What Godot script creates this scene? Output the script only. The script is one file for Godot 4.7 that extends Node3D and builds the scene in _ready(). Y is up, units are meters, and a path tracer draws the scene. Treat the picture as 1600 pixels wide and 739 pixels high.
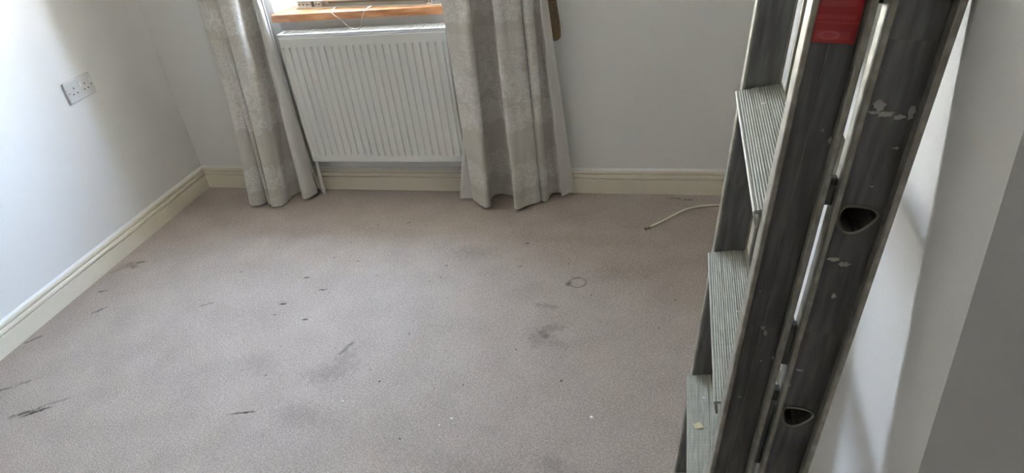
extends Node3D

var M := {}
var names := {}
var rng := RandomNumberGenerator.new()

# ---------------------------------------------------------------- helpers
func numbered(n: String) -> String:
	var k: int = names.get(n, 0)
	names[n] = k + 1
	return n if k == 0 else "%s_%03d" % [n, k]

func thing(called: String, label: String, category: String, at := Vector3.ZERO, group := "") -> Node3D:
	var o := Node3D.new()
	o.name = numbered(called)
	add_child(o)
	o.position = at
	o.set_meta("label", label)
	o.set_meta("category", category)
	if group != "":
		o.set_meta("group", group)
	return o

func mb() -> SurfaceTool:
	var st := SurfaceTool.new()
	st.begin(Mesh.PRIMITIVE_TRIANGLES)
	return st

func build(st: SurfaceTool, called: String, mat: Material, parent: Node, smooth_ := false) -> MeshInstance3D:
	if not smooth_:
		st.generate_normals()
	var o := MeshInstance3D.new()
	o.mesh = st.commit()
	o.material_override = mat
	o.cast_shadow = GeometryInstance3D.SHADOW_CASTING_SETTING_ON
	o.name = called if parent != self else numbered(called)
	parent.add_child(o, true)
	return o

func structure(o: Node, label: String) -> Node:
	o.set_meta("kind", "structure")
	o.set_meta("label", label)
	return o

# one triangle, wound so that it faces away from point "inside"
func tri(st: SurfaceTool, a: Vector3, b: Vector3, c: Vector3, out: Vector3) -> void:
	st.set_smooth_group(-1)
	if (b - a).cross(c - a).dot(out) > 0.0:
		st.add_vertex(a); st.add_vertex(c); st.add_vertex(b)
	else:
		st.add_vertex(a); st.add_vertex(b); st.add_vertex(c)

func quad(st: SurfaceTool, a: Vector3, b: Vector3, c: Vector3, d: Vector3, out: Vector3) -> void:
	tri(st, a, b, c, out)
	tri(st, a, c, d, out)

# extrude a polygon: f maps (p.x, p.y, t) to space through axes ax, ay, at
func extrude(st: SurfaceTool, poly: PackedVector2Array, o: Vector3, ax: Vector3, ay: Vector3, along: Vector3) -> void:
	var p := poly
	if Geometry2D.is_polygon_clockwise(p):
		p = poly.duplicate()
		p.reverse()
	var n := p.size()
	var sgn := signf(ax.cross(ay).dot(along))
	for i in n:
		var a := p[i]
		var b := p[(i + 1) % n]
		var A := o + ax * a.x + ay * a.y
		var B := o + ax * b.x + ay * b.y
		var e := b - a
		var out := ax * e.y - ay * e.x
		quad(st, A, B, B + along, A + along, out)
	var ids := Geometry2D.triangulate_polygon(p)
	for i in range(0, ids.size(), 3):
		var q := []
		for j in 3:
			var v: Vector2 = p[ids[i + j]]
			q.append(o + ax * v.x + ay * v.y)
		tri(st, q[0], q[1], q[2], -along)
		tri(st, q[0] + along, q[1] + along, q[2] + along, along)

func box(st: SurfaceTool, a: Vector3, b: Vector3) -> void:
	extrude(st, PackedVector2Array([Vector2(a.x, a.z), Vector2(b.x, a.z), Vector2(b.x, b.z), Vector2(a.x, b.z)]), Vector3(0, a.y, 0), Vector3.RIGHT, Vector3.BACK, Vector3(0, b.y - a.y, 0))

# box with chamfered edges along its longest outline (x-y face bevelled on z)
func bevel_box(st: SurfaceTool, a: Vector3, b: Vector3, c: float) -> void:
	var lo := [a + Vector3(c, c, 0), a + Vector3(0, 0, c)]
	var rings := []
	for s in [[c, a.z], [0.0, a.z + c], [0.0, b.z - c], [c, b.z]]:
		var i: float = s[0]
		var z: float = s[1]
		rings.append([Vector3(a.x + i, a.y + i, z), Vector3(b.x - i, a.y + i, z), Vector3(b.x - i, b.y - i, z), Vector3(a.x + i, b.y - i, z)])
	var mid := (a + b) * 0.5
	for r in 3:
		for k in 4:
			var p: Vector3 = rings[r][k]
			var q: Vector3 = rings[r][(k + 1) % 4]
			var u: Vector3 = rings[r + 1][(k + 1) % 4]
			var v: Vector3 = rings[r + 1][k]
			quad(st, p, q, u, v, (p + q + u + v) * 0.25 - mid)
	quad(st, rings[0][0], rings[0][1], rings[0][2], rings[0][3], Vector3(0, 0, -1))
	quad(st, rings[3][0], rings[3][1], rings[3][2], rings[3][3], Vector3(0, 0, 1))

func tube(st: SurfaceTool, pts: Array, r: float, n := 10, capped := true) -> void:
	var rings := []
	var side := Vector3.ZERO
	for i in pts.size():
		var d: Vector3 = (pts[mini(i + 1, pts.size() - 1)] - pts[maxi(i - 1, 0)]).normalized()
		if side == Vector3.ZERO:
			side = d.cross(Vector3.UP if absf(d.y) < 0.9 else Vector3.RIGHT).normalized()
		side = (side - d * side.dot(d)).normalized()
		var up := d.cross(side)
		var ring := []
		for k in n:
			var a := TAU * k / n
			ring.append(pts[i] + (side * cos(a) + up * sin(a)) * r)
		rings.append(ring)
	for i in pts.size() - 1:
		var mid: Vector3 = (pts[i] + pts[i + 1]) * 0.5
		for k in n:
			var k2 := (k + 1) % n
			var out: Vector3 = (rings[i][k] + rings[i][k2] + rings[i + 1][k] + rings[i + 1][k2]) * 0.25 - mid
			st.set_smooth_group(1)
			for t in [[rings[i][k], rings[i][k2], rings[i + 1][k2]], [rings[i][k], rings[i + 1][k2], rings[i + 1][k]]]:
				if (t[1] - t[0]).cross(t[2] - t[0]).dot(out) > 0.0:
					st.add_vertex(t[0]); st.add_vertex(t[2]); st.add_vertex(t[1])
				else:
					st.add_vertex(t[0]); st.add_vertex(t[1]); st.add_vertex(t[2])
	if capped:
		var last := pts.size() - 1
		for k in n:
			tri(st, pts[0], rings[0][k], rings[0][(k + 1) % n], pts[0] - pts[1])
			tri(st, pts[last], rings[last][k], rings[last][(k + 1) % n], pts[last] - pts[last - 1])

func smooth_path(pts: Array, per: int) -> Array:
	var out := []
	for i in pts.size() - 1:
		var p0 = pts[maxi(i - 1, 0)]
		var p3 = pts[mini(i + 2, pts.size() - 1)]
		for k in per:
			out.append(pts[i].cubic_interpolate(pts[i + 1], p0, p3, float(k) / per))
	out.append(pts[-1])
	return out

# ---------------------------------------------------------------- textures
func noise(seed_: int, freq: float, type := FastNoiseLite.TYPE_SIMPLEX_SMOOTH, oct := 3) -> FastNoiseLite:
	var n := FastNoiseLite.new()
	n.seed = seed_
	n.frequency = freq
	n.noise_type = type
	n.fractal_octaves = oct
	n.fractal_type = FastNoiseLite.FRACTAL_FBM if oct > 1 else FastNoiseLite.FRACTAL_NONE
	return n

func ramp_tex(seed_: int, freq: float, size: int, a: Color, b: Color, oct := 4, type := FastNoiseLite.TYPE_SIMPLEX_SMOOTH) -> ImageTexture:
	var im := noise(seed_, freq, type, oct).get_seamless_image(size, size)
	var src := im.get_data()
	var out := PackedByteArray()
	out.resize(size * size * 3)
	for i in size * size:
		var t := src[i] / 255.0
		var c := a.lerp(b, t)
		out[i * 3] = c.r8
		out[i * 3 + 1] = c.g8
		out[i * 3 + 2] = c.b8
	return ImageTexture.create_from_image(Image.create_from_data(size, size, false, Image.FORMAT_RGB8, out))

func grey_tex(seed_: int, freq: float, size: int, oct := 3) -> ImageTexture:
	return ImageTexture.create_from_image(noise(seed_, freq, FastNoiseLite.TYPE_SIMPLEX_SMOOTH, oct).get_seamless_image(size, size))

func mat(col: Color, rough := 0.6, metal := 0.0) -> StandardMaterial3D:
	var m := StandardMaterial3D.new()
	m.albedo_color = col
	m.roughness = rough
	m.metallic = metal
	return m

func tri_map(m: StandardMaterial3D, scale_: float, world := false) -> void:
	m.uv1_triplanar = true
	m.uv1_world_triplanar = world
	m.uv1_scale = Vector3.ONE * scale_

func relief(m: StandardMaterial3D, t: Texture2D, cm: float) -> void:
	m.heightmap_enabled = true
	m.heightmap_texture = t
	m.heightmap_scale = cm

# carpet: pile grain over the whole floor, with the stains and dents the carpet has
const CW := 2048
const CX := 2.75
const CZ := 2.75
func carpet_material() -> StandardMaterial3D:
	var gi := noise(5, 0.40, FastNoiseLite.TYPE_SIMPLEX_SMOOTH, 2).get_image(CW / 2, CW)
	gi.resize(CW, CW, Image.INTERPOLATE_BILINEAR)
	var grain := gi.get_data()
	var fine := noise(6, 0.9, FastNoiseLite.TYPE_VALUE, 1).get_image(CW, CW).get_data()
	var tuft := noise(9, 0.16, FastNoiseLite.TYPE_CELLULAR, 1).get_image(CW, CW).get_data()
	var patch := noise(21, 0.006, FastNoiseLite.TYPE_SIMPLEX_SMOOTH, 4).get_image(CW, CW).get_data()
	var wear := PackedFloat32Array()
	wear.resize(CW * CW)
	var dent := PackedFloat32Array()
	dent.resize(CW * CW)
	var ng := noise(33, 0.05, FastNoiseLite.TYPE_SIMPLEX_SMOOTH, 3)
	# dirt: x, z, half length, half width, turn, strength
	var dirt := [
		[1.997, 0.99, 0.035, 0.024, 0.3, 0.55], [2.02, 0.955, 0.05, 0.022, -0.4, 0.34], [1.975, 1.01, 0.06, 0.035, 0.9, 0.24], [2.04, 1.03, 0.05, 0.02, 0.2, 0.2],
		[1.985, 0.84, 0.04, 0.016, 0.0, 0.26], [1.95, 0.835, 0.02, 0.012, 0.0, 0.3],
		[1.325, 1.136, 0.052, 0.010, -1.25, 0.55], [1.34, 1.18, 0.05, 0.03, -1.2, 0.25], [1.336, 1.245, 0.085, 0.05, -0.7, 0.26], [1.30, 1.27, 0.07, 0.03, 0.1, 0.2],
		[1.30, 1.44, 0.12, 0.05, 0.1, 0.16], [1.05, 1.24, 0.09, 0.05, 0.4, 0.14],
		[0.376, 1.553, 0.042, 0.007, -0.62, 0.95], [0.352, 1.556, 0.040, 0.006, -0.7, 0.85], [0.40, 1.535, 0.03, 0.006, -0.6, 0.7], [0.33, 1.565, 0.035, 0.005, -0.6, 0.45], [0.42, 1.50, 0.05, 0.006, -0.6, 0.32],
		[1.119, 1.458, 0.036, 0.0042, -0.28, 0.95], [1.14, 1.452, 0.02, 0.004, -0.28, 0.7],
		[0.085, 0.72, 0.05, 0.02, -0.5, 0.38], [0.125, 0.70, 0.028, 0.009, -0.3, 0.6], [0.12, 0.735, 0.02, 0.012, -0.3, 0.55], [0.06, 0.76, 0.04, 0.012, -0.9, 0.3],
		[0.104, 0.912, 0.02, 0.006, -0.3, 0.6], [0.191, 1.03, 0.028, 0.008, -0.9, 0.5], [0.155, 1.477, 0.05, 0.007, -0.5, 0.5], [0.22, 1.43, 0.04, 0.008, -0.6, 0.3],
		[0.05, 1.22, 0.03, 0.006, -0.9, 0.6], [0.64, 0.95, 0.03, 0.006, -0.5, 0.32], [0.30, 1.80, 0.02, 0.008, -0.5, 0.4],
		[2.45, 0.06, 0.03, 0.006, 0.0, 0.6], [2.40, 0.05, 0.02, 0.005, 0.0, 0.8], [2.47, 0.12, 0.06, 0.01, 0.3, 0.2],
		[1.62, 0.52, 0.10, 0.05, 0.1, 0.16], [2.2, 0.62, 0.16, 0.06, -0.2, 0.14], [1.80, 1.55, 0.2, 0.05, 0.1, 0.12], [2.25, 1.6, 0.12, 0.06, 0.3, 0.2], [2.12, 1.52, 0.05, 0.03, 0.3, 0.22], [0.75, 0.42, 0.25, 0.06, 0.0, 0.14], [1.1, 0.38, 0.2, 0.06, 0.1, 0.10],
		[2.0, 0.40, 0.25, 0.05, 0.0, 0.12], [0.3, 0.35, 0.12, 0.05, 0.5, 0.12]]
	for d in dirt:
		_stamp(wear, ng, d[0], d[1], d[2], d[3], d[4], d[5] * (0.72 if d[3] > 0.009 else 0.95))
	# specks of dirt trodden into the pile
	rng.seed = 77
	for k in 70:
		var x := rng.randf_range(0.9, 2.5)
		var z := rng.randf_range(0.3, 1.9)
		var r := rng.randf_range(0.0014, 0.0030)
		_stamp(wear, ng, x, z, r * rng.randf_range(1.0, 1.9), r, rng.randf_range(0, 3), rng.randf_range(0.45, 1.0))
	for s in [[0.9675, 0.748, 0.011], [1.0757, 0.82, 0.013], [1.094, 0.999, 0.012], [0.9585, 0.92, 0.013], [1.2522, 0.305, 0.007], [1.1418, 0.618, 0.007], [0.6568, 0.732, 0.007], [0.96, 0.985, 0.008], [1.53, 0.62, 0.008], [1.82, 0.44, 0.008], [1.83, 0.60, 0.007]]:
		_stamp(wear, ng, s[0], s[1], s[2] * 1.1, s[2] * 0.4, -0.2, 0.8)
		_stamp(dent, ng, s[0], s[1] + 0.004, s[2] * 2.2, s[2] * 1.6, -0.2, 0.9)
	# round mark left by a furniture foot
	_ring(dent, 2.067, 0.689, 0.030, 0.85)
	_ring(wear, 2.067, 0.689, 0.031, 0.30)
	_stamp(wear, ng, 2.035, 0.695, 0.012, 0.024, 0.0, 0.45)
	_stamp(wear, ng, 2.06, 0.663, 0.022, 0.007, 0.0, 0.35)
	var rgb := PackedByteArray()
	rgb.resize(CW * CW * 3)
	var hgt := PackedByteArray()
	hgt.resize(CW * CW)
	for i in CW * CW:
		var g := grain[i] / 255.0
		var t := tuft[i] / 255.0
		g = 0.68 * g + 0.32 * fine[i] / 255.0
		var v := 1.0 + (g - 0.5) * 0.54 + (t - 0.5) * 0.06 + (patch[i] / 255.0 - 0.5) * 0.07
		var w := clampf(wear[i], 0.0, 1.0) * (0.70 + 0.30 * g)
		v *= 1.0 - 0.72 * w
		rgb[i * 3] = clampi(int(152.0 * v), 0, 255)
		rgb[i * 3 + 1] = clampi(int((142.0 + 2.0 * w) * v), 0, 255)
		rgb[i * 3 + 2] = clampi(int((135.0 + 4.0 * w) * v), 0, 255)
		hgt[i] = clampi(int(160.0 + (g - 0.5) * 170.0 - (t - 0.5) * 30.0 - 130.0 * clampf(dent[i], 0, 1)), 0, 255)
	var m := mat(Color.WHITE, 1.0)
	m.metallic_specular = 0.1
	m.albedo_texture = ImageTexture.create_from_image(Image.create_from_data(CW, CW, false, Image.FORMAT_RGB8, rgb))
	relief(m, ImageTexture.create_from_image(Image.create_from_data(CW, CW, false, Image.FORMAT_L8, hgt)), 0.48)
	return m

func _stamp(buf: PackedFloat32Array, ng: FastNoiseLite, x: float, z: float, a: float, b: float, turn: float, s: float) -> void:
	var reach := maxf(a, b) * 2.1
	var ca := cos(turn)
	var sa := sin(turn)
	for j in range(maxi(0, int((z - reach) / CZ * CW)), mini(CW, int((z + reach) / CZ * CW) + 1)):
		for i in range(maxi(0, int((x - reach) / CX * CW)), mini(CW, int((x + reach) / CX * CW) + 1)):
			var dx := (i + 0.5) * CX / CW - x
			var dz := (j + 0.5) * CZ / CW - z
			var u := (dx * ca + dz * sa) / a
			var v := (-dx * sa + dz * ca) / b
			var r := sqrt(u * u + v * v) + 0.75 * ng.get_noise_2d(i * 1.0, j * 1.0)
			var f := clampf((1.5 - r) / 1.5, 0.0, 1.0)
			if f > 0.0:
				var k := j * CW + i
				buf[k] = maxf(buf[k], f * f * (3.0 - 2.0 * f) * s)

func _ring(buf: PackedFloat32Array, x: float, z: float, r0: float, s: float) -> void:
	for j in range(int((z - 0.06) / CZ * CW), int((z + 0.06) / CZ * CW)):
		for i in range(int((x - 0.06) / CX * CW), int((x + 0.06) / CX * CW)):
			var d := Vector2((i + 0.5) * CX / CW - x, (j + 0.5) * CZ / CW - z).length()
			var f := clampf(1.0 - absf(d - r0) / 0.006, 0.0, 1.0)
			var k := j * CW + i
			buf[k] = maxf(buf[k], f * s)

# woven curtain cloth: pale umbels on a greige ground; the tile is 0.48 m wide and 0.72 m tall, its foot at the hem
func curtain_texture() -> ImageTexture:
	const S := 1024
	var ink := PackedFloat32Array()
	ink.resize(S * S)
	rng.seed = 4
	# centre x, height of centre, radius, all in metres
	var heads := [[0.05, 0.165, 0.080], [0.17, 0.140, 0.078], [0.29, 0.172, 0.080], [0.41, 0.138, 0.078],
		[0.02, 0.430, 0.072], [0.14, 0.445, 0.082], [0.26, 0.425, 0.072], [0.38, 0.445, 0.082],
		[0.08, 0.555, 0.085], [0.21, 0.575, 0.085], [0.33, 0.550, 0.085], [0.45, 0.580, 0.085],
		[0.02, 0.665, 0.07], [0.15, 0.68, 0.07], [0.28, 0.66, 0.07], [0.40, 0.69, 0.07]]
	for h in heads:
		for k in int(1700.0 * pow(h[2] / 0.07, 2.0) * (0.55 if h[1] > 0.62 else 1.0)):
			var a := rng.randf() * TAU
			var r: float = sqrt(rng.randf()) * h[2] * (0.88 + 0.12 * sin(a * 6.0 + h[0] * 40.0))
			_curl(ink, S, h[0] + cos(a) * r, h[1] + sin(a) * r * 0.9, 9, 0.5)
		for t in 90:
			var f := t / 90.0
			_curl(ink, S, h[0] + 0.012 * sin(f * 5.0 + h[0] * 9.0), h[1] - h[2] * (0.2 + 1.0 * f), 3, 0.5)
	# closely patterned hem
	for k in 3600:
		_curl(ink, S, rng.randf() * 0.48, rng.randf() * 0.062, 7, 0.4)
	# loose sprigs over the whole cloth
	for k in 4200:
		_curl(ink, S, rng.randf() * 0.48, 0.38 + rng.randf() * 0.33, 12, 0.5)
	var rgb := PackedByteArray()
	rgb.resize(S * S * 3)
	var base := Color8(213, 208, 198)
	var pale := Color8(250, 248, 244)
	for j in S:
		for i in S:
			var id := j * S + i
			var w := 0.96 + 0.05 * float((i & 3) < 2) + 0.03 * float((j & 3) < 2) - 0.04
			w += rng.randf() * 0.06 - 0.03
			var c := base.lerp(pale, ink[id])
			rgb[id * 3] = clampi(int(c.r8 * w), 0, 255)
			rgb[id * 3 + 1] = clampi(int(c.g8 * w), 0, 255)
			rgb[id * 3 + 2] = clampi(int(c.b8 * w), 0, 255)
	return ImageTexture.create_from_image(Image.create_from_data(S, S, false, Image.FORMAT_RGB8, rgb))

func _curl(ink: PackedFloat32Array, S: int, x: float, y: float, steps: int, s: float) -> void:
	var px := x / 0.48 * S
	var py := (1.0 - y / 0.72) * S
	var b := rng.randf() * TAU
	for t in steps:
		px += cos(b) * 1.3
		py += sin(b) * 0.9
		b += 0.4
		for e in 2:
			var id := posmod(int(py), S) * S + posmod(int(px) + e, S)
			ink[id] = minf(1.0, ink[id] + s * 0.9)

func streak_tex(w: int, h: int, seed_: int, a: Color, b: Color, fx: float, fy: float) -> ImageTexture:
	var n := noise(seed_, 1.0, FastNoiseLite.TYPE_SIMPLEX_SMOOTH, 4)
	var im := Image.create(w, h, false, Image.FORMAT_RGB8)
	for j in h:
		for i in w:
			im.set_pixel(i, j, a.lerp(b, clampf(0.5 + 0.75 * n.get_noise_2d(i * fx, j * fy), 0, 1)))
	return ImageTexture.create_from_image(im)

func make_materials() -> void:
	var peel := grey_tex(3, 0.12, 256, 2)
	M.wall = mat(Color8(240, 239, 235), 0.75)
	M.wall.metallic_specular = 0.3
	tri_map(M.wall, 3.0, true)
	relief(M.wall, peel, 0.012)
	M.skirting = mat(Color8(231, 224, 204), 0.35)
	M.carpet = carpet_material()
	M.radiator = mat(Color8(236, 235, 230), 0.32)
	M.white_plastic = mat(Color8(232, 231, 228), 0.35)
	M.grey_plastic = mat(Color8(214, 212, 210), 0.35)
	M.slot = mat(Color8(18, 17, 16), 0.7)
	M.black = mat(Color8(20, 20, 20), 0.45)
	M.brass = mat(Color8(150, 140, 120), 0.35, 0.9)
	var wood := streak_tex(512, 256, 12, Color8(126, 80, 48), Color8(188, 140, 98), 0.008, 0.11)
	M.wood = mat(Color.WHITE, 0.28)
	M.wood.albedo_texture = wood
	tri_map(M.wood, 1.3)
	M.rail = mat(Color8(226, 224, 214), 0.3)
	M.rail_dark = mat(Color8(150, 148, 132), 0.4, 0.5)
	M.cord = mat(Color8(226, 219, 204), 0.8)
	M.glass = mat(Color(0.95, 0.98, 1.0, 0.06), 0.0)
	M.glass.transparency = BaseMaterial3D.TRANSPARENCY_ALPHA
	# cloth
	M.curtain = mat(Color.WHITE, 0.95)
	M.curtain.albedo_texture = curtain_texture()
	M.curtain.backlight_enabled = true
	M.curtain.backlight = Color(0.34, 0.34, 0.33)
	M.curtain.metallic_specular = 0.15
	M.lining = mat(Color8(234, 231, 225), 0.95)
	M.lining.albedo_texture = ramp_tex(61, 0.3, 256, Color8(236, 236, 236), Color8(255, 255, 255), 2)
	tri_map(M.lining, 9.0)
	M.lining.backlight_enabled = true
	M.lining.backlight = Color(0.5, 0.5, 0.49)
	M.lining.metallic_specular = 0.15
	M.tieback = mat(Color.WHITE, 0.8)
	M.tieback.albedo_texture = ramp_tex(71, 0.09, 256, Color8(58, 44, 28), Color8(158, 132, 92), 2, FastNoiseLite.TYPE_CELLULAR)
	tri_map(M.tieback, 9.0)
	relief(M.tieback, grey_tex(72, 0.09, 256, 2), 0.2)
	# worn aluminium
	var scuff := streak_tex(512, 512, 81, Color8(112, 112, 112), Color8(150, 150, 150), 0.05, 0.005)
	M.stile = mat(Color8(214, 214, 213), 0.45, 0.75)
	M.stile.albedo_texture = scuff
	tri_map(M.stile, 3.0)
	var brushed := streak_tex(512, 512, 83, Color8(138, 139, 134), Color8(192, 192, 186), 0.35, 0.012)
	M.tread = mat(Color8(240, 240, 233), 0.6, 0.3)
	M.tread.albedo_texture = brushed
	tri_map(M.tread, 2.6)
	M.flange = mat(Color8(220, 217, 209), 0.5, 0.4)
	M.flange.albedo_texture = ramp_tex(85, 0.02, 512, Color8(140, 138, 132), Color8(192, 190, 184), 5)
	tri_map(M.flange, 4.0)
	M.rung = mat(Color8(128, 126, 117), 0.55, 0.7)
	M.rubber = mat(Color8(32, 32, 33), 0.8)
	M.paint = mat(Color8(186, 184, 176), 0.7)
	M.old_paint = mat(Color8(196, 186, 148), 0.7)
	M.cable = mat(Color8(228, 220, 202), 0.5)
	M.crumb = mat(Color8(44, 38, 34), 0.9)
	M.flake = mat(Color8(236, 234, 228), 0.7)

# ---------------------------------------------------------------- curtains
# the same fold described at two heights as points (x, z); the cloth runs between and above them
func curtain_cloth(parent: Node, called: String, m: Material, low: Array, high: Array, y_low: float, y_mid: float, y_top: float, per: int, seed_: int, tile := Vector2(0.48, 0.72), bend := 1.0) -> MeshInstance3D:
	var a := smooth_path(low, per)
	var b := smooth_path(high, per)
	var n := a.size()
	var rows := 46
	var wr := noise(seed_, 1.0, FastNoiseLite.TYPE_SIMPLEX_SMOOTH, 2)
	var P := []
	var U := []
	var u := 0.0
	for i in n:
		if i > 0:
			u += (a[i] as Vector2).distance_to(a[i - 1]) * 0.5 + (b[i] as Vector2).distance_to(b[i - 1]) * 0.5
		U.append(u)
	for j in rows + 1:
		var f := float(j) / rows
		var y: float
		var t: float
		if f < 0.7:
			y = lerpf(y_low, y_mid, f / 0.7)
			t = f / 0.7
		else:
			y = lerpf(y_mid, y_top, (f - 0.7) / 0.3)
			t = 1.0
		var row := []
		for i in n:
			var p: Vector2 = a[i].lerp(b[i], pow(t, bend))
			var w := wr.get_noise_2d(U[i] * 14.0, y * 2.2) * 0.006
			row.append(Vector3(p.x + w * 0.6, y + 0.004 * sin(U[i] * 17.0) * (1.0 - t), p.y + w))
		P.append(row)
	var N := []
	for j in rows + 1:
		var row := []
		for i in n:
			var du: Vector3 = P[j][mini(i + 1, n - 1)] - P[j][maxi(i - 1, 0)]
			var dv: Vector3 = P[mini(j + 1, rows)][i] - P[maxi(j - 1, 0)][i]
			row.append(du.cross(dv).normalized())
		N.append(row)
	var st := mb()
	var half := 0.0014
	for side in [1.0, -1.0]:
		for j in rows:
			for i in n - 1:
				var q := [[j, i], [j, i + 1], [j + 1, i + 1], [j + 1, i]]
				for t in ([[0, 2, 1], [0, 3, 2]] if side > 0 else [[0, 1, 2], [0, 2, 3]]):
					for k in t:
						var jj: int = q[k][0]
						var ii: int = q[k][1]
						st.set_uv(Vector2(U[ii] / tile.x, -P[jj][ii].y / tile.y))
						st.set_normal(N[jj][ii] * side)
						st.add_vertex(P[jj][ii] + N[jj][ii] * half * side)
	for j in rows:
		for i in [0, n - 1]:
			var o: Vector3 = (P[j][1] - P[j][0]) if i > 0 else (P[j][0] - P[j][1])
			_rim(st, P[j][i], P[j + 1][i], N[j][i] * half, N[j + 1][i] * half, o, Vector2(U[i] / tile.x, -P[j][i].y / tile.y))
	for i in n - 1:
		for j in [0, rows]:
			_rim(st, P[j][i], P[j][i + 1], N[j][i] * half, N[j][i + 1] * half, Vector3.DOWN if j == 0 else Vector3.UP, Vector2(U[i] / tile.x, -P[j][i].y / tile.y))
	return build(st, called, m, parent, true)

func _rim(st: SurfaceTool, a: Vector3, b: Vector3, na: Vector3, nb: Vector3, out: Vector3, uv: Vector2) -> void:
	var q := [a - na, b - nb, b + nb, a + na]
	for t in [[0, 1, 2], [0, 2, 3]]:
		var o: Array = t
		if (q[t[1]] - q[t[0]]).cross(q[t[2]] - q[t[0]]).dot(out) > 0.0:
			o = [t[0], t[2], t[1]]
		for k in o:
			st.set_uv(uv)
			st.set_normal(out.normalized())
			st.add_vertex(q[k])

func v2(list: Array) -> Array:
	var out := []
	for k in range(0, list.size(), 2):
		out.append(Vector2(list[k], list[k + 1]))
	return out

func seam(parent: Node, called: String, m: Material, path: Array, y: float, r := 0.0016) -> void:
	var pts := []
	for p in smooth_path(path, 5):
		pts.append(Vector3(p.x, y, p.y))
	var st := mb()
	tube(st, pts, r, 6)
	build(st, called, m, parent)

func blob(parent: Node, called: String, m: Material, at: Vector3, rx: float, ry: float, ax: Vector3, ay: Vector3, th := 0.0007) -> MeshInstance3D:
	var st := mb()
	var n := 17
	var up := ax.cross(ay).normalized()
	var ring := []
	for k in n:
		var a := TAU * k / n
		var w := rng.randf_range(0.6, 1.15)
		ring.append(at + ax * cos(a) * rx * w + ay * sin(a) * ry * w)
	for k in n:
		var p: Vector3 = ring[k]
		var q: Vector3 = ring[(k + 1) % n]
		var pi_ := at.lerp(p, 0.75) + up * th
		var qi := at.lerp(q, 0.75) + up * th
		quad(st, p, q, qi, pi_, up)
		tri(st, at + up * th * 1.2, pi_, qi, up)
	return build(st, called, m, parent)

# ---------------------------------------------------------------- ladder
# flanges of a stile, a C open towards +z when s = 1 (the web lies on the inner side)
func flange_section(xa: float, xb: float, z_out: float, s: float) -> PackedVector2Array:
	# xa is the outer face, xb the side that looks into the C
	var e := signf(xb - xa)
	var zi := z_out - s * 0.025
	return PackedVector2Array([Vector2(xa, z_out - s * 0.001), Vector2(xa + e * 0.001, z_out), Vector2(xa + e * 0.0045, z_out), Vector2(xa + e * 0.0058, z_out - s * 0.002), Vector2(xa + e * 0.0035, z_out - s * 0.005),
		Vector2(xa + e * 0.0035, zi), Vector2(xa + e * 0.001, zi), Vector2(xa, zi + s * 0.001)])

# inner plate of a stile between two heights, with a D-shaped hole at each height in holes
func web_plate(st: SurfaceTool, x0: float, x1: float, y0: float, y1: float, za: float, zb: float, holes: Array, hx: float) -> void:
	var y := y0
	for h in holes + [INF]:
		var top: float = minf(y1, h - 0.024)
		box(st, Vector3(x0, y, minf(za, zb)), Vector3(x1, top, maxf(za, zb)))
		if h == INF:
			break
		var prof := smooth_path(d_outline(0.0004) + [d_outline(0.0004)[0]], 2)
		prof.pop_back()
		var n := prof.size()
		var outer := []
		for p in prof:
			var q: Vector2 = p
			var k := minf(absf(((x1 if q.x > 0 else x0) - hx) / q.x) if absf(q.x) > 0.0001 else 1e9, absf(0.024 / q.y) if absf(q.y) > 0.0001 else 1e9)
			outer.append(q * k)
		# corners of the plate join the nearest ray
		for c in [Vector2(x0 - hx, 0.024), Vector2(x1 - hx, 0.024), Vector2(x0 - hx, -0.024), Vector2(x1 - hx, -0.024)]:
			var best := 0
			for i in n:
				if (outer[i] as Vector2).distance_to(c) < (outer[best] as Vector2).distance_to(c):
					best = i
			outer[best] = c
		for z in [za, zb]:
			var nrm := Vector3(0, 0, signf(za - zb) * (1.0 if z == za else -1.0))
			for i in n:
				var i2 := (i + 1) % n
				quad(st, Vector3(hx + prof[i].x, h + prof[i].y, z), Vector3(hx + prof[i2].x, h + prof[i2].y, z), Vector3(hx + outer[i2].x, h + outer[i2].y, z), Vector3(hx + outer[i].x, h + outer[i].y, z), nrm)
		y = h + 0.024

func d_outline(grow: float) -> Array:
	# flat top, round belly narrowing to one side; about 34 mm wide
	var out := []
	for p in [[-0.017, 0.006], [-0.0145, 0.0125], [-0.007, 0.0145], [0.004, 0.0145], [0.013, 0.0125], [0.0175, 0.008], [0.0165, 0.002], [0.011, -0.006], [0.005, -0.0125], [-0.002, -0.0158], [-0.009, -0.0145], [-0.014, -0.009], [-0.0168, -0.002]]:
		out.append(Vector2(p[0], p[1]) + Vector2(p[0], p[1]).normalized() * grow)
	return out

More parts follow.
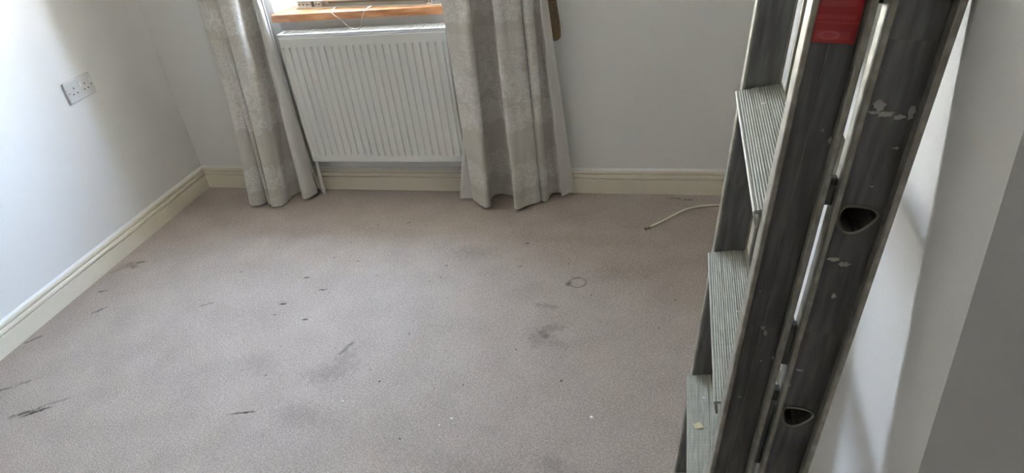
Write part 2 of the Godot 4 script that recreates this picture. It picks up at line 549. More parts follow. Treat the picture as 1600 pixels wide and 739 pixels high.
func rung(parent: Node, x: float, h: float, z0: float, z1: float) -> void:
	var st := mb()
	var prof := smooth_path(d_outline(0.0) + [d_outline(0.0)[0]], 2)
	prof.pop_back()
	var n := prof.size()
	# flared lip at each end standing a little proud of the web, wall 2 mm thick
	var sec := [[z0 + 0.0012, 0.0026], [z0 + 0.0022, 0.0012], [z0 + 0.0008, -0.0010], [z0 - 0.006, -0.002], [z1 + 0.006, -0.002], [z1 - 0.0008, -0.0010], [z1 - 0.0022, 0.0012], [z1 - 0.0012, 0.0026], [z1 + 0.004, 0.0], [z0 - 0.004, 0.0], [z0 + 0.0012, 0.0026]]
	for r in sec.size() - 1:
		for k in n:
			var q := []
			for e in [[r, k], [r, k + 1], [r + 1, k + 1], [r + 1, k]]:
				var p: Vector2 = prof[e[1] % n]
				var g: float = sec[e[0]][1]
				p = p + p.normalized() * g
				q.append(Vector3(x + p.x, h + p.y, sec[e[0]][0]))
			var c := Vector3(x, h, q[0].z)
			var rad: Vector3 = (q[0] + q[2]) * 0.5 - Vector3(x, h, (q[0].z + q[2].z) * 0.5)
			var out := rad if r >= 7 else -rad
			if r == 0 or r == 1:
				out = Vector3(0, 0, 1)
			if r == 5 or r == 6:
				out = Vector3(0, 0, -1)
			quad(st, q[0], q[1], q[2], q[3], out)
	build(st, "rung", M.rung, parent)

func tread(parent: Node, x: float, h: float, z0: float, z1: float) -> void:
	var poly := PackedVector2Array()
	var depth := 0.063
	var teeth := 18
	poly.append(Vector2(0.0, -0.022))
	poly.append(Vector2(0.0, -0.0015))
	poly.append(Vector2(0.0015, 0.0))
	var p := (depth - 0.006) / teeth
	for k in teeth:
		var a := 0.003 + k * p
		var dp := 0.0013 if k % 6 == 5 else 0.0005
		poly.append(Vector2(a + p * 0.15, 0.0))
		poly.append(Vector2(a + p * 0.35, -dp))
		poly.append(Vector2(a + p * 0.65, -dp))
		poly.append(Vector2(a + p * 0.85, 0.0))
	poly.append(Vector2(depth, 0.0))
	poly.append(Vector2(depth, -0.018))
	poly.append(Vector2(depth - 0.002, -0.018))
	poly.append(Vector2(depth - 0.002, -0.0045))
	poly.append(Vector2(0.0025, -0.0045))
	poly.append(Vector2(0.0025, -0.022))
	var st := mb()
	var t := deg_to_rad(15.0)
	extrude(st, poly, Vector3(x, h, z0), Vector3(cos(t), sin(t), 0), Vector3(-sin(t), cos(t), 0), Vector3(0, 0, z1 - z0))
	var o := build(st, "tread", M.tread, parent)
	o.set_meta("label", "ribbed flat aluminium step")

func make_ladder() -> void:
	var L := thing("step_ladder", "worn aluminium step ladder folded and leaning against a white wall", "ladder")
	L.basis = Basis(Vector3.UP, deg_to_rad(1.15)) * Basis(Vector3.BACK, deg_to_rad(-5.5))
	L.position = Vector3(2.4282, 0, 2.1019)
	var W := -0.385
	# stiles: front pair carries the flat treads, rear pair the round rungs
	for pair in [[0.0, 0.051, 0.018, 1.402], [0.0605, 0.1165, 0.026, 1.402]]:
		for s in [1.0, -1.0]:
			var st := mb()
			var zo := 0.0 if s > 0 else W
			for e in [[pair[0], pair[1]], [pair[1], pair[0]]]:
				extrude(st, flange_section(e[0], e[1], zo, s), Vector3(0, pair[2], 0), Vector3.RIGHT, Vector3.BACK, Vector3(0, pair[3] - pair[2], 0))
			# fine raised line along the middle of the web
			var cx: float = (pair[0] + pair[1]) * 0.5
			if pair[0] < 0.01:
				extrude(st, PackedVector2Array([Vector2(cx - 0.0007, zo - s * 0.0221), Vector2(cx, zo - s * 0.0215), Vector2(cx + 0.0007, zo - s * 0.0221)]), Vector3(0, pair[2], 0), Vector3.RIGHT, Vector3.BACK, Vector3(0, pair[3] - pair[2], 0))
			var o := build(st, "stile", M.flange, L)
			var holes := []
			if pair[0] > 0.01:
				for k in 4:
					holes.append(1.1516 + (k - 3) * 0.287)
			st = mb()
			web_plate(st, pair[0] + 0.0034, pair[1] - 0.0034, pair[2], pair[3], zo - s * 0.022, zo - s * 0.025, holes, 0.0905)
			build(st, "web", M.stile, o)
			# rubber foot
			var f := mb()
			var z0 := 0.002 if s > 0 else W + 0.027
			bevel_box(f, Vector3(pair[0] - 0.003, pair[2] - 0.006, z0 - 0.029), Vector3(pair[1] + 0.003, pair[2] + 0.035, z0), 0.002)
			build(f, "rubber_foot", M.rubber, o)
			var cap := mb()
			bevel_box(cap, Vector3(pair[0] - 0.001, pair[3] - 0.012, z0 - 0.029), Vector3(pair[1] + 0.001, pair[3] + 0.004, z0), 0.002)
			build(cap, "end_cap", M.black, o)
	for k in 4:
		tread(L, -0.009, 1.149 + (k - 3) * 0.2815, -0.0252, W + 0.0252)
		rung(L, 0.0905, 1.1516 + (k - 3) * 0.287, -0.022, W + 0.022)
	# hinge plates at the top and small clips that guide the two halves together
	for s in [1.0, -1.0]:
		var z := -0.0278 if s > 0 else W + 0.0253
		var st := mb()
		bevel_box(st, Vector3(0.012, 1.362, z), Vector3(0.104, 1.39, z + 0.0025), 0.0008)
		var hinge := build(st, "hinge_plate", M.rung, L)
		for x in [0.026, 0.09]:
			var b := mb()
			tube(b, [Vector3(x, 1.376, z + (0.0 if s > 0 else 0.0025)), Vector3(x, 1.376, z + (-0.004 if s > 0 else 0.0065))], 0.007, 10)
			build(b, "bolt", M.brass, hinge)
	for c in [[1.180, 0.010], [1.196, 0.004], [0.985, 0.030], [0.905, 0.010], [0.835, 0.055], [0.55, 0.02]]:
		var st := mb()
		bevel_box(st, Vector3(0.0508, c[0] - c[1], -0.022), Vector3(0.0607, c[0] + c[1], -0.012), 0.0015)
		build(st, "guide_clip", M.stile, L)
	# faded red safety sticker on the front stile
	var im := Image.create(96, 256, false, Image.FORMAT_RGB8)
	im.fill(Color8(140, 20, 24))
	var faded := Color8(176, 84, 88)
	rng.seed = 15
	for j in 256:
		for i in 96:
			var c := im.get_pixel(i, j)
			var band := (j > 196 and j < 238 and i > 14 and i < 84) or (j > 150 and j < 160 and i > 8) or (j > 118 and j < 140 and i > 10 and i < 88) or (j > 30 and j < 80 and i > 14 and i < 82)
			var d := Vector2(i - 42, j - 217).length()
			var n := rng.randf()
			if band:
				c = c.lerp(faded, 0.22 + 0.42 * n)
			if d < 22.0 and d > 14.0:
				c = c.lerp(faded, 0.75)
			if j > 244 and j < 249 and i > 8 and i < 90:
				c = c.lerp(faded, 0.5 * n)
			im.set_pixel(i, j, c)
	var sm := mat(Color.WHITE, 0.35)
	sm.albedo_texture = ImageTexture.create_from_image(im)
	var ss := mb()
	var sx0 := 0.0055
	var sx1 := 0.0455
	var sy0 := 1.328
	var sy1 := 1.374
	var szz := -0.0203
	for q in [[0, 2, 1], [0, 3, 2]]:
		var c4 := [Vector3(sx0, sy0, szz), Vector3(sx1, sy0, szz), Vector3(sx1, sy1, szz), Vector3(sx0, sy1, szz)]
		var uv4 := [Vector2(0, 1), Vector2(1, 1), Vector2(1, 0), Vector2(0, 0)]
		for k in q:
			ss.set_uv(uv4[k])
			ss.set_normal(Vector3(0, 0, 1))
			ss.add_vertex(c4[k])
	for e in [[0, 1, Vector3.DOWN], [1, 2, Vector3.RIGHT], [2, 3, Vector3.UP], [3, 0, Vector3.LEFT]]:
		var c4 := [Vector3(sx0, sy0, szz), Vector3(sx1, sy0, szz), Vector3(sx1, sy1, szz), Vector3(sx0, sy1, szz)]
		var bk := Vector3(0, 0, -0.0006)
		_rim(ss, c4[e[0]] + bk * 0.5, c4[e[1]] + bk * 0.5, bk * 0.5, bk * 0.5, e[2], Vector2(0.02, 0.02))
	var sticker := build(ss, "sticker", sm, L, true)
	sticker.set_meta("label", "faded red safety sticker")
	# dried paint
	rng.seed = 8
	for s in [[0.0811, 1.2728, 0.006, 0.006], [0.0869, 1.2651, 0.008, 0.004], [0.0775, 1.266, 0.006, 0.002], [0.0999, 1.2629, 0.006, 0.003], [0.1091, 1.2686, 0.003, 0.008], [0.0804, 1.1013, 0.0085, 0.003], [0.0923, 1.0963, 0.006, 0.004], [0.0911, 1.0543, 0.003, 0.004], [0.0791, 0.9416, 0.005, 0.002], [0.0273, 0.9983, 0.0035, 0.004], [0.0314, 0.9912, 0.003, 0.005], [0.0156, 1.0494, 0.0015, 0.0015], [0.046, 0.955, 0.0016, 0.003], [0.034, 0.948, 0.0012, 0.002], [0.038, 1.245, 0.002, 0.0025], [0.047, 1.235, 0.0025, 0.004], [0.020, 0.885, 0.003, 0.0015], [0.095, 1.19, 0.002, 0.001], [0.071, 0.915, 0.003, 0.002], [0.105, 1.232, 0.003, 0.0015]]:
		blob(L, "paint_splash", M.paint, Vector3(s[0], s[1], -0.02195), s[2], s[3], Vector3.RIGHT, Vector3.UP, 0.0005)
	var t := deg_to_rad(15.0)
	for s in [[0.587, 0.020, -0.235, M.old_paint, 0.010, 0.009], [1.149, 0.034, -0.30, M.paint, 0.004, 0.004], [0.587, 0.030, -0.30, M.paint, 0.003, 0.004], [0.868, 0.040, -0.20, M.paint, 0.003, 0.003], [1.149, 0.045, -0.045, M.paint, 0.008, 0.012], [0.868, 0.05, -0.04, M.paint, 0.006, 0.010]]:
		var q := Vector3(-0.009 + cos(t) * s[1], s[0] + sin(t) * s[1] + 0.0002, s[2])
		blob(L, "paint_splash", s[3], q, s[4], s[5], Vector3(cos(t), sin(t), 0), Vector3(0, 0, -1), 0.0004)

# ---------------------------------------------------------------- the room
const H := 2.40
const RW := 2.682
const WL := 0.68      # window opening, at the room's face of the wall
const WR := 1.70
const SILL := 0.864
const HEAD := 2.08

func skirting(called: String, label: String, a: Vector3, b: Vector3, out: Vector3) -> void:
	var st := mb()
	var prof := PackedVector2Array([Vector2(0, 0), Vector2(0.018, 0), Vector2(0.018, 0.068), Vector2(0.0170, 0.0700), Vector2(0.0100, 0.0705), Vector2(0.0100, 0.0745), Vector2(0.0160, 0.0755), Vector2(0.0170, 0.079), Vector2(0.0160, 0.087), Vector2(0.0135, 0.0915), Vector2(0.0065, 0.0925), Vector2(0.0065, 0.0965), Vector2(0.0120, 0.0970), Vector2(0.0125, 0.104), Vector2(0.0110, 0.109), Vector2(0.006, 0.1130), Vector2(0, 0.1135)])
	extrude(st, prof, a, out, Vector3.UP, b - a)
	var board := structure(build(st, called, M.skirting, self), label)
	st = mb()
	extrude(st, PackedVector2Array([Vector2(0, 0.1115), Vector2(0.0088, 0.1113), Vector2(0.0060, 0.1145), Vector2(0, 0.1185)]), a, out, Vector3.UP, b - a)
	build(st, "caulk_line", M.wall, board)

func make_room() -> void:
	# floor with its own coordinates so that the marks in the carpet lie where they lie
	var st := mb()
	var c := [Vector3(-0.1, 0, -0.1), Vector3(4.5, 0, -0.1), Vector3(4.5, 0, 5.3), Vector3(-0.1, 0, 5.3)]
	for q in [[0, 1, 2], [0, 2, 3]]:
		for k in q:
			st.set_uv(Vector2(c[k].x / CX, c[k].z / CZ))
			st.set_normal(Vector3.UP)
			st.add_vertex(c[k])
	for e in [[0, 1], [1, 2], [2, 3], [3, 0]]:
		var a: Vector3 = c[e[0]]
		var b: Vector3 = c[e[1]]
		var dn := Vector3(0, -0.1, 0)
		_rim(st, a + dn, b + dn, -dn, -dn, (a + b) * 0.5 - Vector3(1.8, 0, 1.9), Vector2.ZERO)
	for q in [[0, 2, 1], [0, 3, 2]]:
		for k in q:
			st.set_uv(Vector2(c[k].x / CX, c[k].z / CZ))
			st.set_normal(Vector3.DOWN)
			st.add_vertex(c[k] + Vector3(0, -0.2, 0))
	structure(build(st, "floor", M.carpet, self, true), "worn beige carpet with dark marks and small dents")
	st = mb()
	box(st, Vector3(-0.3, H, -0.3), Vector3(4.7, H + 0.15, 5.4))
	structure(build(st, "ceiling", M.wall, self), "plain white ceiling")
	st = mb()
	box(st, Vector3(-0.2, -0.2, -0.3), Vector3(0, H, 5.2))
	structure(build(st, "wall_left", M.wall, self), "white painted wall with a double socket")
	# back wall with splayed window opening
	st = mb()
	var zb := -0.28
	for poly in [[[0.0, 0.0], [WL, 0.0], [WL + 0.09, zb], [0.0, zb]], [[WR, 0.0], [RW, 0.0], [RW, zb], [WR - 0.09, zb]]]:
		var p := PackedVector2Array()
		for k in poly:
			p.append(Vector2(k[0], k[1]))
		extrude(st, p, Vector3(0, -0.2, 0), Vector3.RIGHT, Vector3.BACK, Vector3(0, H + 0.2, 0))
	var mid := PackedVector2Array([Vector2(WL, 0), Vector2(WR, 0), Vector2(WR - 0.09, zb), Vector2(WL + 0.09, zb)])
	extrude(st, mid, Vector3(0, -0.2, 0), Vector3.RIGHT, Vector3.BACK, Vector3(0, SILL - 0.03 + 0.2, 0))
	extrude(st, mid, Vector3(0, HEAD, 0), Vector3.RIGHT, Vector3.BACK, Vector3(0, H - HEAD, 0))
	structure(build(st, "wall_back", M.wall, self), "white painted wall under and beside the window")
	# right wall ends at an outer corner; beyond it the room widens towards the door
	st = mb()
	box(st, Vector3(RW, -0.2, -0.28), Vector3(4.6, H, 2.232))
	structure(build(st, "wall_right", M.wall, self), "white painted wall ending in an outer corner behind the ladder")
	st = mb()
	box(st, Vector3(4.4, -0.2, 2.232), Vector3(4.6, H, 5.2))
	structure(build(st, "wall_side", M.wall, self), "white painted wall past the outer corner")
	st = mb()
	box(st, Vector3(-0.2, -0.2, 5.2), Vector3(4.6, H, 5.35))
	structure(build(st, "wall_front", M.wall, self), "white painted wall opposite the window")
	skirting("baseboard_left", "cream moulded skirting board along the left wall", Vector3(0, 0, 0), Vector3(0, 0, 5.2), Vector3.RIGHT)
	skirting("baseboard_back", "cream moulded skirting board under the radiator wall", Vector3(0.012, 0, 0), Vector3(RW, 0, 0), Vector3.BACK)
	skirting("baseboard_right", "cream moulded skirting board along the right wall", Vector3(RW, 0, 0.012), Vector3(RW, 0, 2.232), Vector3.LEFT)
	# window: oak sill, white frame with two lights
	var wn := Node3D.new()
	wn.name = "window_1"
	add_child(wn)
	structure(wn, "white framed window over the radiator with an oak sill")
	st = mb()
	var k := 0.09 / 0.28
	extrude(st, PackedVector2Array([Vector2(WL + 0.001, 0.032), Vector2(WL + 0.004, 0.040), Vector2(WR - 0.004, 0.040), Vector2(WR - 0.001, 0.032), Vector2(WR - 0.001, 0.0), Vector2(WR - 0.2 * k - 0.001, -0.2), Vector2(WL + 0.2 * k + 0.001, -0.2), Vector2(WL + 0.001, 0)]), Vector3(0, SILL - 0.03, 0), Vector3.RIGHT, Vector3.BACK, Vector3(0, 0.03, 0))
	var sill := build(st, "sill", M.wood, wn)
	sill.set_meta("label", "varnished orange-brown oak sill")
	var x0 := WL + 0.2 * k
	var x1 := WR - 0.2 * k
	var xm := (x0 + x1) * 0.5
	for b in [[x0, SILL - 0.03, x1, SILL + 0.05], [x0, HEAD - 0.06, x1, HEAD], [x0, SILL + 0.05, x0 + 0.06, HEAD - 0.06], [x1 - 0.06, SILL + 0.05, x1, HEAD - 0.06], [xm - 0.035, SILL + 0.05, xm + 0.035, HEAD - 0.06]]:
		st = mb()
		bevel_box(st, Vector3(b[0], b[1], -0.262), Vector3(b[2], b[3], -0.2), 0.004)
		build(st, "frame", M.white_plastic, wn)
	for b in [[x0 + 0.06, xm - 0.035], [xm + 0.035, x1 - 0.06]]:
		st = mb()
		box(st, Vector3(b[0], SILL + 0.05, -0.236), Vector3(b[1], HEAD - 0.06, -0.232))
		build(st, "pane", M.glass, wn)

func make_radiator() -> void:
	var R := thing("radiator", "white pressed steel panel radiator below the window", "radiator", Vector3(0, 0, 0))
	var x0 := 0.722
	var ribs := 23
	var width := 0.767
	var pitch := width / ribs
	var x1 := x0 + width
	var y0 := 0.190
	var y1 := 0.782
	var zf := 0.100
	# front panel: ribbed sheet
	var xs := []
	var ds := []
	xs.append(x0); ds.append(-0.008)
	xs.append(x0 + 0.003); ds.append(-0.002)
	xs.append(x0 + 0.006); ds.append(0.0)
	for k in range(0, ribs):
		var c := x0 + (k + 0.5) * pitch
		for e in [[-0.0078, 0.0], [-0.0052, -0.0022], [-0.0030, -0.0055], [0.0030, -0.0055], [0.0052, -0.0022], [0.0078, 0.0]]:
			xs.append(c + e[0]); ds.append(e[1])
	xs.append(x1 - 0.006); ds.append(0.0)
	xs.append(x1 - 0.003); ds.append(-0.002)
	xs.append(x1); ds.append(-0.008)
	var ys := [[y0, 0.0, -0.008], [y0 + 0.003, 0.0, -0.002], [y0 + 0.006, 0.0, 0.0], [y0 + 0.034, 0.0, 0.0], [y0 + 0.039, 0.5, 0.0], [y0 + 0.046, 1.0, 0.0], [y1 - 0.052, 1.0, 0.0], [y1 - 0.045, 0.5, 0.0], [y1 - 0.040, 0.0, 0.0], [y1 - 0.006, 0.0, 0.0], [y1 - 0.003, 0.0, -0.002], [y1, 0.0, -0.008]]
	var st := mb()
	var n := xs.size()
	for j in ys.size() - 1:
		for i in n - 1:
			var q := []
			for e in [[j, i], [j, i + 1], [j + 1, i + 1], [j + 1, i]]:
				var d: float = ds[e[1]]
				var edge: float = d if (e[1] < 3 or e[1] > n - 4) else d * ys[e[0]][1]
				q.append(Vector3(xs[e[1]], ys[e[0]][0], zf + minf(edge, ys[e[0]][2])))
			quad(st, q[0], q[1], q[2], q[3], Vector3(0, 0, 1))
	# back and rim of the panel
	box(st, Vector3(x0, y0, zf - 0.022), Vector3(x1, y1, zf - 0.0085))
	build(st, "front_panel", M.radiator, R)
	st = mb()
	box(st, Vector3(x0 + 0.004, y0 + 0.004, 0.036), Vector3(x1 - 0.004, y1 - 0.002, 0.046))
	build(st, "rear_panel", M.radiator, R)
	# convector fins between the panels
	st = mb()
	for k in ribs:
		var c := x0 + (k + 0.5) * pitch
		box(st, Vector3(c - 0.010, y0 + 0.04, 0.046), Vector3(c - 0.0092, y1 - 0.09, zf - 0.022))
		box(st, Vector3(c + 0.0092, y0 + 0.04, 0.046), Vector3(c + 0.010, y1 - 0.09, zf - 0.022))
	build(st, "convector_fins", M.radiator, R)
	for s in [0, 1]:
		st = mb()
		var xa := x0 - 0.0015 if s == 0 else x1 - 0.0005
		bevel_box(st, Vector3(xa, y0 + 0.012, 0.033), Vector3(xa + 0.002, y1 + 0.001, zf - 0.004), 0.0006)
		build(st, "side_cover", M.radiator, R)
	# top grille: rim and slats with open slots
	st = mb()
	var yt := y1 + 0.004
	box(st, Vector3(x0 - 0.001, yt, zf - 0.014), Vector3(x1 + 0.001, yt + 0.009, zf - 0.003))
	box(st, Vector3(x0 - 0.001, yt, 0.030), Vector3(x1 + 0.001, yt + 0.009, 0.038))
	box(st, Vector3(x0 - 0.001, yt, 0.038), Vector3(x0 + 0.022, yt + 0.009, zf - 0.014))
	box(st, Vector3(x1 - 0.022, yt, 0.038), Vector3(x1 + 0.001, yt + 0.009, zf - 0.014))
	var slots := 58
	var w := (width - 0.044) / slots
	for k in slots:
		var x := x0 + 0.022 + (k + 0.5) * w
		box(st, Vector3(x + w * 0.29, yt + 0.003, 0.038), Vector3(x + w * 0.29 + w * 0.42, yt + 0.009, zf - 0.014))
	build(st, "top_grille", M.radiator, R)
	# wall brackets
	for x in [x0 + 0.14, x1 - 0.14]:
		st = mb()
		box(st, Vector3(x - 0.015, y0 + 0.05, 0.0), Vector3(x + 0.015, y1 - 0.05, 0.036))
		build(st, "bracket", M.radiator, R)
	# black valve with its tail and pipe
	st = mb()
	tube(st, [Vector3(x0 - 0.002, y0 + 0.035, 0.062), Vector3(x0 - 0.009, y0 + 0.035, 0.062)], 0.0085, 12)
	var v := build(st, "valve", M.black, R)
	st = mb()
	tube(st, [Vector3(x0 - 0.0085, y0 + 0.012, 0.062), Vector3(x0 - 0.0085, y0 + 0.062, 0.062)], 0.0088, 14)
	build(st, "valve_cap", M.black, v)
	st = mb()
	tube(st, [Vector3(x0 - 0.0085, y0 + 0.012, 0.062), Vector3(x0 - 0.0085, 0.0, 0.062)], 0.0075, 12)
	build(st, "pipe", M.radiator, R)

func make_socket() -> void:
	var S := thing("wall_socket", "white double power socket on the plain wall above the skirting board", "socket", Vector3(0, 0.4945, 0.4577 + 0.0))
	S.position = Vector3(0, 0.7278, 0.4945)
	S.basis = Basis(Vector3.UP, PI / 2)
	# local: x runs towards the back wall from the viewer's left, z out of the wall
	var st := mb()
	bevel_box(st, Vector3(-0.073, -0.043, 0.0), Vector3(0.073, 0.043, 0.0095), 0.0025)
	build(st, "plate", M.grey_plastic, S)
	for o in [0.29, 0.70]:
		var cx: float = (o - 0.5) * 0.146
		for h in [[0.0, 0.0105, 0.0021, 0.0043], [-0.0105, -0.0115, 0.0036, 0.0021], [0.0105, -0.0115, 0.0036, 0.0021]]:
			st = mb()
			box(st, Vector3(cx + h[0] - h[2], h[1] - h[3], 0.006), Vector3(cx + h[0] + h[2], h[1] + h[3], 0.0098))
			build(st, "pin_slot", M.slot, S)
	for o in [0.53, 0.905]:
		var cx: float = (o - 0.5) * 0.146
		st = mb()
		bevel_box(st, Vector3(cx - 0.0065, 0.003, 0.009), Vector3(cx + 0.0065, 0.027, 0.0128), 0.0015)
		build(st, "switch_rocker", M.white_plastic, S)
	for x in [-0.0603, 0.0615]:
		st = mb()
		tube(st, [Vector3(x, -0.003, 0.008), Vector3(x, -0.003, 0.0102)], 0.0026, 10)
		build(st, "screw", M.slot, S)

func make_blind() -> void:
	# blind head rail taken down and laid on the sill, open side to the room
	var B := thing("venetian_blind", "white blind head rail lying loose on the oak sill", "blind")
	var a := Vector3(0.760, SILL, -0.055)
	var b := Vector3(1.499, SILL, 0.022)
	B.position = a
	var dir := (b - a).normalized()
	B.basis = Basis(dir, Vector3.UP, dir.cross(Vector3.UP))
	var l := (b - a).length()
	var st := mb()
	# channel: back, top lip and bottom lip, extruded along local x
	extrude(st, PackedVector2Array([Vector2(-0.025, 0.0), Vector2(0.0, 0.0), Vector2(0.0, 0.005), Vector2(-0.002, 0.005), Vector2(-0.002, 0.0015), Vector2(-0.0235, 0.0015), Vector2(-0.0235, 0.0325), Vector2(-0.002, 0.0325), Vector2(-0.002, 0.029), Vector2(0.0, 0.029), Vector2(0.0, 0.034), Vector2(-0.025, 0.034)]), Vector3.ZERO, Vector3.BACK, Vector3.UP, Vector3(l, 0, 0))
	build(st, "head_rail", M.rail, B)
	st = mb()
	tube(st, [Vector3(0.16, 0.019, -0.016), Vector3(l - 0.02, 0.019, -0.016)], 0.0035, 8)
	build(st, "tilt_rod", M.rail_dark, B)
	for s in [[0.004, 0.05], [0.052, 0.078], [0.092, 0.13], [l - 0.11, l - 0.082]]:
		st = mb()
		bevel_box(st, Vector3(s[0], 0.0018, -0.0232), Vector3(s[1], 0.026, -0.004), 0.003)
		var mech := build(st, "mechanism", M.rail, B)
		for q in [0.25, 0.7]:
			st = mb()
			var x: float = lerpf(s[0], s[1], q)
			tube(st, [Vector3(x, 0.016, -0.0045), Vector3(x, 0.016, -0.001)], 0.0045, 10)
			build(st, "pulley", M.rail_dark, mech)
	# slats stacked behind the rail
	for k in 14:
		st = mb()
		var y := 0.003 + k * 0.0035
		extrude(st, PackedVector2Array([Vector2(-0.056, y), Vector2(-0.043, y + 0.0018), Vector2(-0.030, y), Vector2(-0.030, y + 0.0008), Vector2(-0.043, y + 0.0026), Vector2(-0.056, y + 0.0008)]), Vector3(0.005 + 0.012 * sin(k * 1.7), 0, 0), Vector3.BACK, Vector3.UP, Vector3(l - 0.02, 0, 0))
		build(st, "slat", M.rail, B)
	# lift cord hanging over the edge in a loop
	var inv := B.transform.affine_inverse()
	var pts := []
	for p in smooth_path([Vector3(0.963, SILL + 0.006, -0.030), Vector3(0.972, SILL + 0.004, 0.015), Vector3(0.980, SILL - 0.004, 0.0430), Vector3(1.012, SILL - 0.030, 0.046), Vector3(1.038, SILL - 0.055, 0.050), Vector3(1.062, 0.800, 0.058), Vector3(1.082, 0.7985, 0.072), Vector3(1.098, 0.803, 0.050), Vector3(1.105, SILL - 0.045, 0.046), Vector3(1.120, SILL - 0.012, 0.0435), Vector3(1.131, SILL + 0.003, 0.030), Vector3(1.141, SILL + 0.006, -0.010)], 6):
		pts.append(inv * p)
	st = mb()
	tube(st, pts, 0.0016, 7)
	build(st, "cord", M.cord, B)

func make_curtains() -> void:
	var L := thing("curtain", "pale floral curtain hanging between the radiator and the room corner", "curtain", Vector3.ZERO, "floral curtains at the window")
	curtain_cloth(L, "patterned_cloth", M.curtain,
		v2([0.315, 0.05, 0.345, 0.12, 0.372, 0.190, 0.400, 0.220, 0.440, 0.212, 0.456, 0.165, 0.452, 0.120, 0.468, 0.150, 0.476, 0.192, 0.490, 0.200, 0.496, 0.160, 0.494, 0.130, 0.500, 0.190, 0.512, 0.224, 0.545, 0.218, 0.562, 0.175, 0.560, 0.110, 0.582, 0.070, 0.610, 0.075, 0.625, 0.095]),
		v2([0.345, 0.04, 0.380, 0.060, 0.420, 0.065, 0.455, 0.060, 0.485, 0.055, 0.500, 0.075, 0.497, 0.120, 0.502, 0.158, 0.520, 0.165, 0.540, 0.140, 0.540, 0.110, 0.546, 0.150, 0.556, 0.178, 0.600, 0.172, 0.618, 0.140, 0.610, 0.090, 0.622, 0.050, 0.634, 0.042, 0.646, 0.050, 0.656, 0.062]),
		0.014, 0.95, 2.2, 7, 41)
	curtain_cloth(L, "lining", M.lining,
		v2([0.618, 0.088, 0.630, 0.130, 0.648, 0.150, 0.670, 0.138, 0.688, 0.104, 0.692, 0.090]),
		v2([0.640, 0.060, 0.655, 0.086, 0.670, 0.104, 0.684, 0.108, 0.693, 0.100, 0.696, 0.090]),
		0.016, 0.95, 2.2, 7, 43)
	seam(L, "hem_seam", M.lining, v2([0.625, 0.096, 0.634, 0.132, 0.650, 0.151, 0.674, 0.135, 0.692, 0.088]), 0.105, 0.001)
	# corded leading edge
	var st := mb()
	tube(st, smooth_path([Vector3(0.698, 0.004, 0.056), Vector3(0.696, 0.10, 0.080), Vector3(0.697, 0.22, 0.090), Vector3(0.697, 0.4, 0.090), Vector3(0.698, 0.62, 0.091), Vector3(0.699, 0.80, 0.092), Vector3(0.699, 0.95, 0.092), Vector3(0.699, 2.2, 0.092)], 5), 0.0032, 8)
	build(st, "edge_cord", M.lining, L)
	var Rr := thing("curtain", "pale floral curtain hanging beside the radiator and in front of the brown tieback", "curtain", Vector3.ZERO, "floral curtains at the window")
	curtain_cloth(Rr, "patterned_cloth", M.curtain,
		v2([1.500, 0.120, 1.526, 0.145, 1.552, 0.174, 1.582, 0.198, 1.596, 0.182, 1.582, 0.120, 1.580, 0.070, 1.612, 0.052, 1.660, 0.066, 1.700, 0.090, 1.718, 0.110, 1.708, 0.150, 1.712, 0.190, 1.728, 0.202, 1.768, 0.162, 1.808, 0.125, 1.814, 0.100, 1.804, 0.080, 1.816, 0.108, 1.832, 0.120, 1.848, 0.100, 1.848, 0.055, 1.876, 0.038, 1.905, 0.055]),
		v2([1.503, 0.130, 1.530, 0.140, 1.565, 0.146, 1.608, 0.166, 1.626, 0.152, 1.612, 0.100, 1.616, 0.066, 1.645, 0.054, 1.680, 0.056, 1.708, 0.066, 1.722, 0.080, 1.712, 0.125, 1.718, 0.160, 1.732, 0.168, 1.772, 0.150, 1.806, 0.132, 1.812, 0.105, 1.806, 0.085, 1.818, 0.112, 1.834, 0.122, 1.856, 0.105, 1.858, 0.072, 1.876, 0.060, 1.886, 0.066]),
		0.014, 0.95, 2.2, 7, 47)
	curtain_cloth(Rr, "lining", M.lining,
		v2([1.898, 0.045, 1.900, 0.070, 1.906, 0.084, 1.925, 0.064, 1.950, 0.030]),
		v2([1.880, 0.055, 1.884, 0.095, 1.888, 0.108, 1.896, 0.095, 1.904, 0.070]),
		0.020, 0.95, 2.2, 7, 49)
	curtain_cloth(Rr, "lining", M.lining,
		v2([1.432, 0.112, 1.446, 0.118, 1.470, 0.112, 1.500, 0.110, 1.530, 0.120]),
		v2([1.516, 0.112, 1.526, 0.116, 1.538, 0.112, 1.548, 0.112, 1.560, 0.118]),
		0.016, 0.42, 2.2, 7, 51)
	seam(Rr, "hem_seam", M.lining, v2([1.904, 0.070, 1.910, 0.085, 1.928, 0.065, 1.948, 0.036]), 0.105, 0.001)
	# tieback hanging on its hook beside the right curtain
	var T := thing("curtain_tieback", "brown and gold woven tieback hanging on the wall behind a curtain edge", "tieback", Vector3(1.905, 1.16, 0.0))
	st = mb()
	var edge := []
	for p in [[-0.022, 0.0], [-0.021, -0.12], [-0.016, -0.26], [-0.002, -0.40], [0.002, -0.446], [0.008, -0.458], [0.022, -0.456], [0.032, -0.448], [0.036, -0.43], [0.034, -0.38], [0.026, -0.28], [0.022, -0.14], [0.022, 0.0]]:
		edge.append(Vector2(p[0], p[1]))
	var band := PackedVector2Array(smooth_path(edge, 4))
	var inner := PackedVector2Array()
	for p in band:
		inner.append(Vector2(lerpf(0.006, p.x, 0.78), lerpf(-0.2, p.y, 0.985)))
	extrude(st, band, Vector3(0, 0, 0.018), Vector3.RIGHT, Vector3.UP, Vector3(0, 0, 0.010))
	extrude(st, inner, Vector3(0, 0, 0.028), Vector3.RIGHT, Vector3.UP, Vector3(0, 0, 0.004))
	build(st, "woven_band", M.tieback, T)
	st = mb()
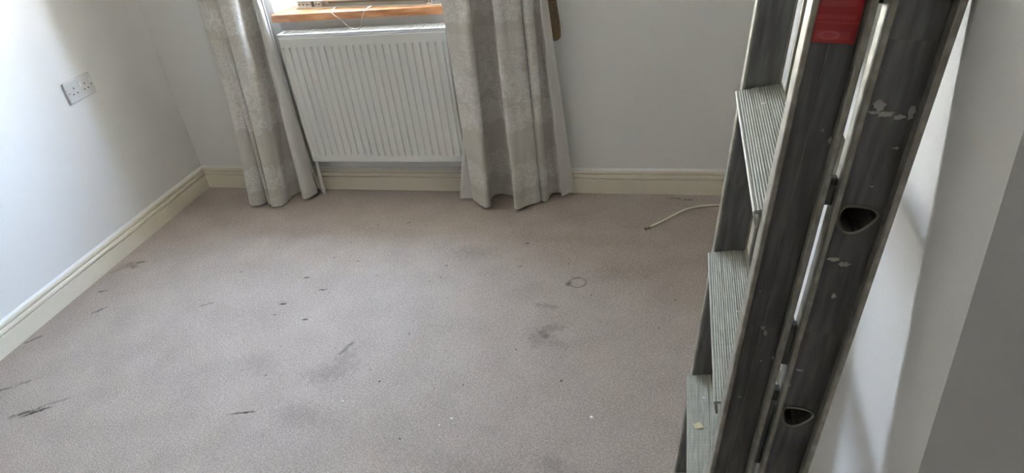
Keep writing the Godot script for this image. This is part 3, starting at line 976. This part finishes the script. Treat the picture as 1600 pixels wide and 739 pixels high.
	tube(st, [Vector3(0, 0.0, 0.0), Vector3(0, 0.0, 0.03), Vector3(0, 0.015, 0.04), Vector3(0, 0.03, 0.035)], 0.004, 8)
	build(st, "hook", M.brass, T)
	# pole above the frame that carries both curtains
	var C := thing("curtain_pole", "white curtain pole over the window", "curtain pole", Vector3(0, 2.215, 0.10))
	st = mb()
	tube(st, [Vector3(0.22, 0, 0), Vector3(2.05, 0, 0)], 0.014, 14)
	build(st, "pole", M.white_plastic, C)
	for x in [0.205, 2.065]:
		st = mb()
		tube(st, [Vector3(x - 0.02, 0, 0), Vector3(x, 0, 0), Vector3(x + 0.02, 0, 0)], 0.022, 14)
		build(st, "finial", M.white_plastic, C)
	for x in [0.29, 1.12, 1.98]:
		st = mb()
		box(st, Vector3(x - 0.01, -0.014, -0.10), Vector3(x + 0.01, 0.0, 0.01))
		build(st, "bracket", M.white_plastic, C)

func make_small_things() -> void:
	var C := thing("aerial_cable", "loose cream aerial cable lying on the carpet by the ladder", "cable", Vector3(2.2937, 0, 0.3082))
	var pts := []
	for p in smooth_path([Vector3(2.302, 0.0065, 0.300), Vector3(2.33, 0.0075, 0.276), Vector3(2.3646, 0.010, 0.2449), Vector3(2.41, 0.011, 0.195), Vector3(2.455, 0.010, 0.153), Vector3(2.51, 0.007, 0.125), Vector3(2.57, 0.005, 0.111), Vector3(2.64, 0.005, 0.105), Vector3(2.674, 0.006, 0.09), Vector3(2.676, 0.03, 0.06)], 6):
		pts.append(p - C.position)
	var st := mb()
	tube(st, pts, 0.0042, 9)
	build(st, "lead", M.cable, C)
	st = mb()
	tube(st, [Vector3(0.010, 0.0062, -0.0095), Vector3(0.0, 0.0060, 0.0), Vector3(-0.006, 0.0058, 0.0055)], 0.0058, 12)
	var plug := build(st, "plug", M.brass, C)
	st = mb()
	tube(st, [Vector3(-0.0058, 0.0058, 0.0053), Vector3(-0.0072, 0.0058, 0.0066)], 0.0035, 10)
	build(st, "plug_core", M.slot, plug)
	rng.seed = 31
	for f in [[1.795, 1.395, 0.006], [1.805, 1.415, 0.0045], [1.765, 1.425, 0.004], [2.205, 1.335, 0.006], [1.975, 1.83, 0.005], [1.425, 1.37, 0.004]]:
		var o := blob(self, "paint_flake", M.flake, Vector3(f[0], 0.0006, f[1]), f[2], f[2] * 0.7, Vector3(1, 0, 0), Vector3(0, 0, -1), 0.0015)
		o.name = numbered("paint_flake")
		o.set_meta("label", "tiny white paint flake lying on the carpet")
		o.set_meta("category", "flake")
		o.set_meta("group", "paint flakes on the carpet")

func _ready() -> void:
	# camera
	var cam := Camera3D.new()
	cam.name = "camera"
	cam.basis = Basis(Vector3.UP, 0.3006) * Basis(Vector3.RIGHT, -0.5599) * Basis(Vector3.BACK, -0.1303)
	cam.position = Vector3(2.4676, 1.5296, 2.7251)
	cam.fov = rad_to_deg(2.0 * atan(369.5 / 1078.09))
	cam.near = 0.02
	add_child(cam)
	cam.current = true
	# bright sky outside the window is the only light
	var env := Environment.new()
	var sky := Sky.new()
	var sm := ProceduralSkyMaterial.new()
	sm.sky_top_color = Color(0.77, 0.865, 1.0)
	sm.sky_horizon_color = Color(0.94, 0.965, 1.0)
	sm.ground_horizon_color = Color(0.85, 0.845, 0.82)
	sm.ground_bottom_color = Color(0.82, 0.815, 0.79)
	sm.sky_energy_multiplier = 5.5
	sm.ground_energy_multiplier = 9.0
	sky.sky_material = sm
	env.background_mode = Environment.BG_SKY
	env.sky = sky
	env.tonemap_mode = Environment.TONE_MAPPER_LINEAR
	env.tonemap_exposure = 1.27
	env.sdfgi_enabled = true
	env.ssao_enabled = true
	env.ssil_enabled = true
	var we := WorldEnvironment.new()
	we.name = "world_environment"
	we.environment = env
	add_child(we)
	make_materials()
	make_room()
	make_radiator()
	make_curtains()
	make_ladder()
	make_socket()
	make_blind()
	make_small_things()
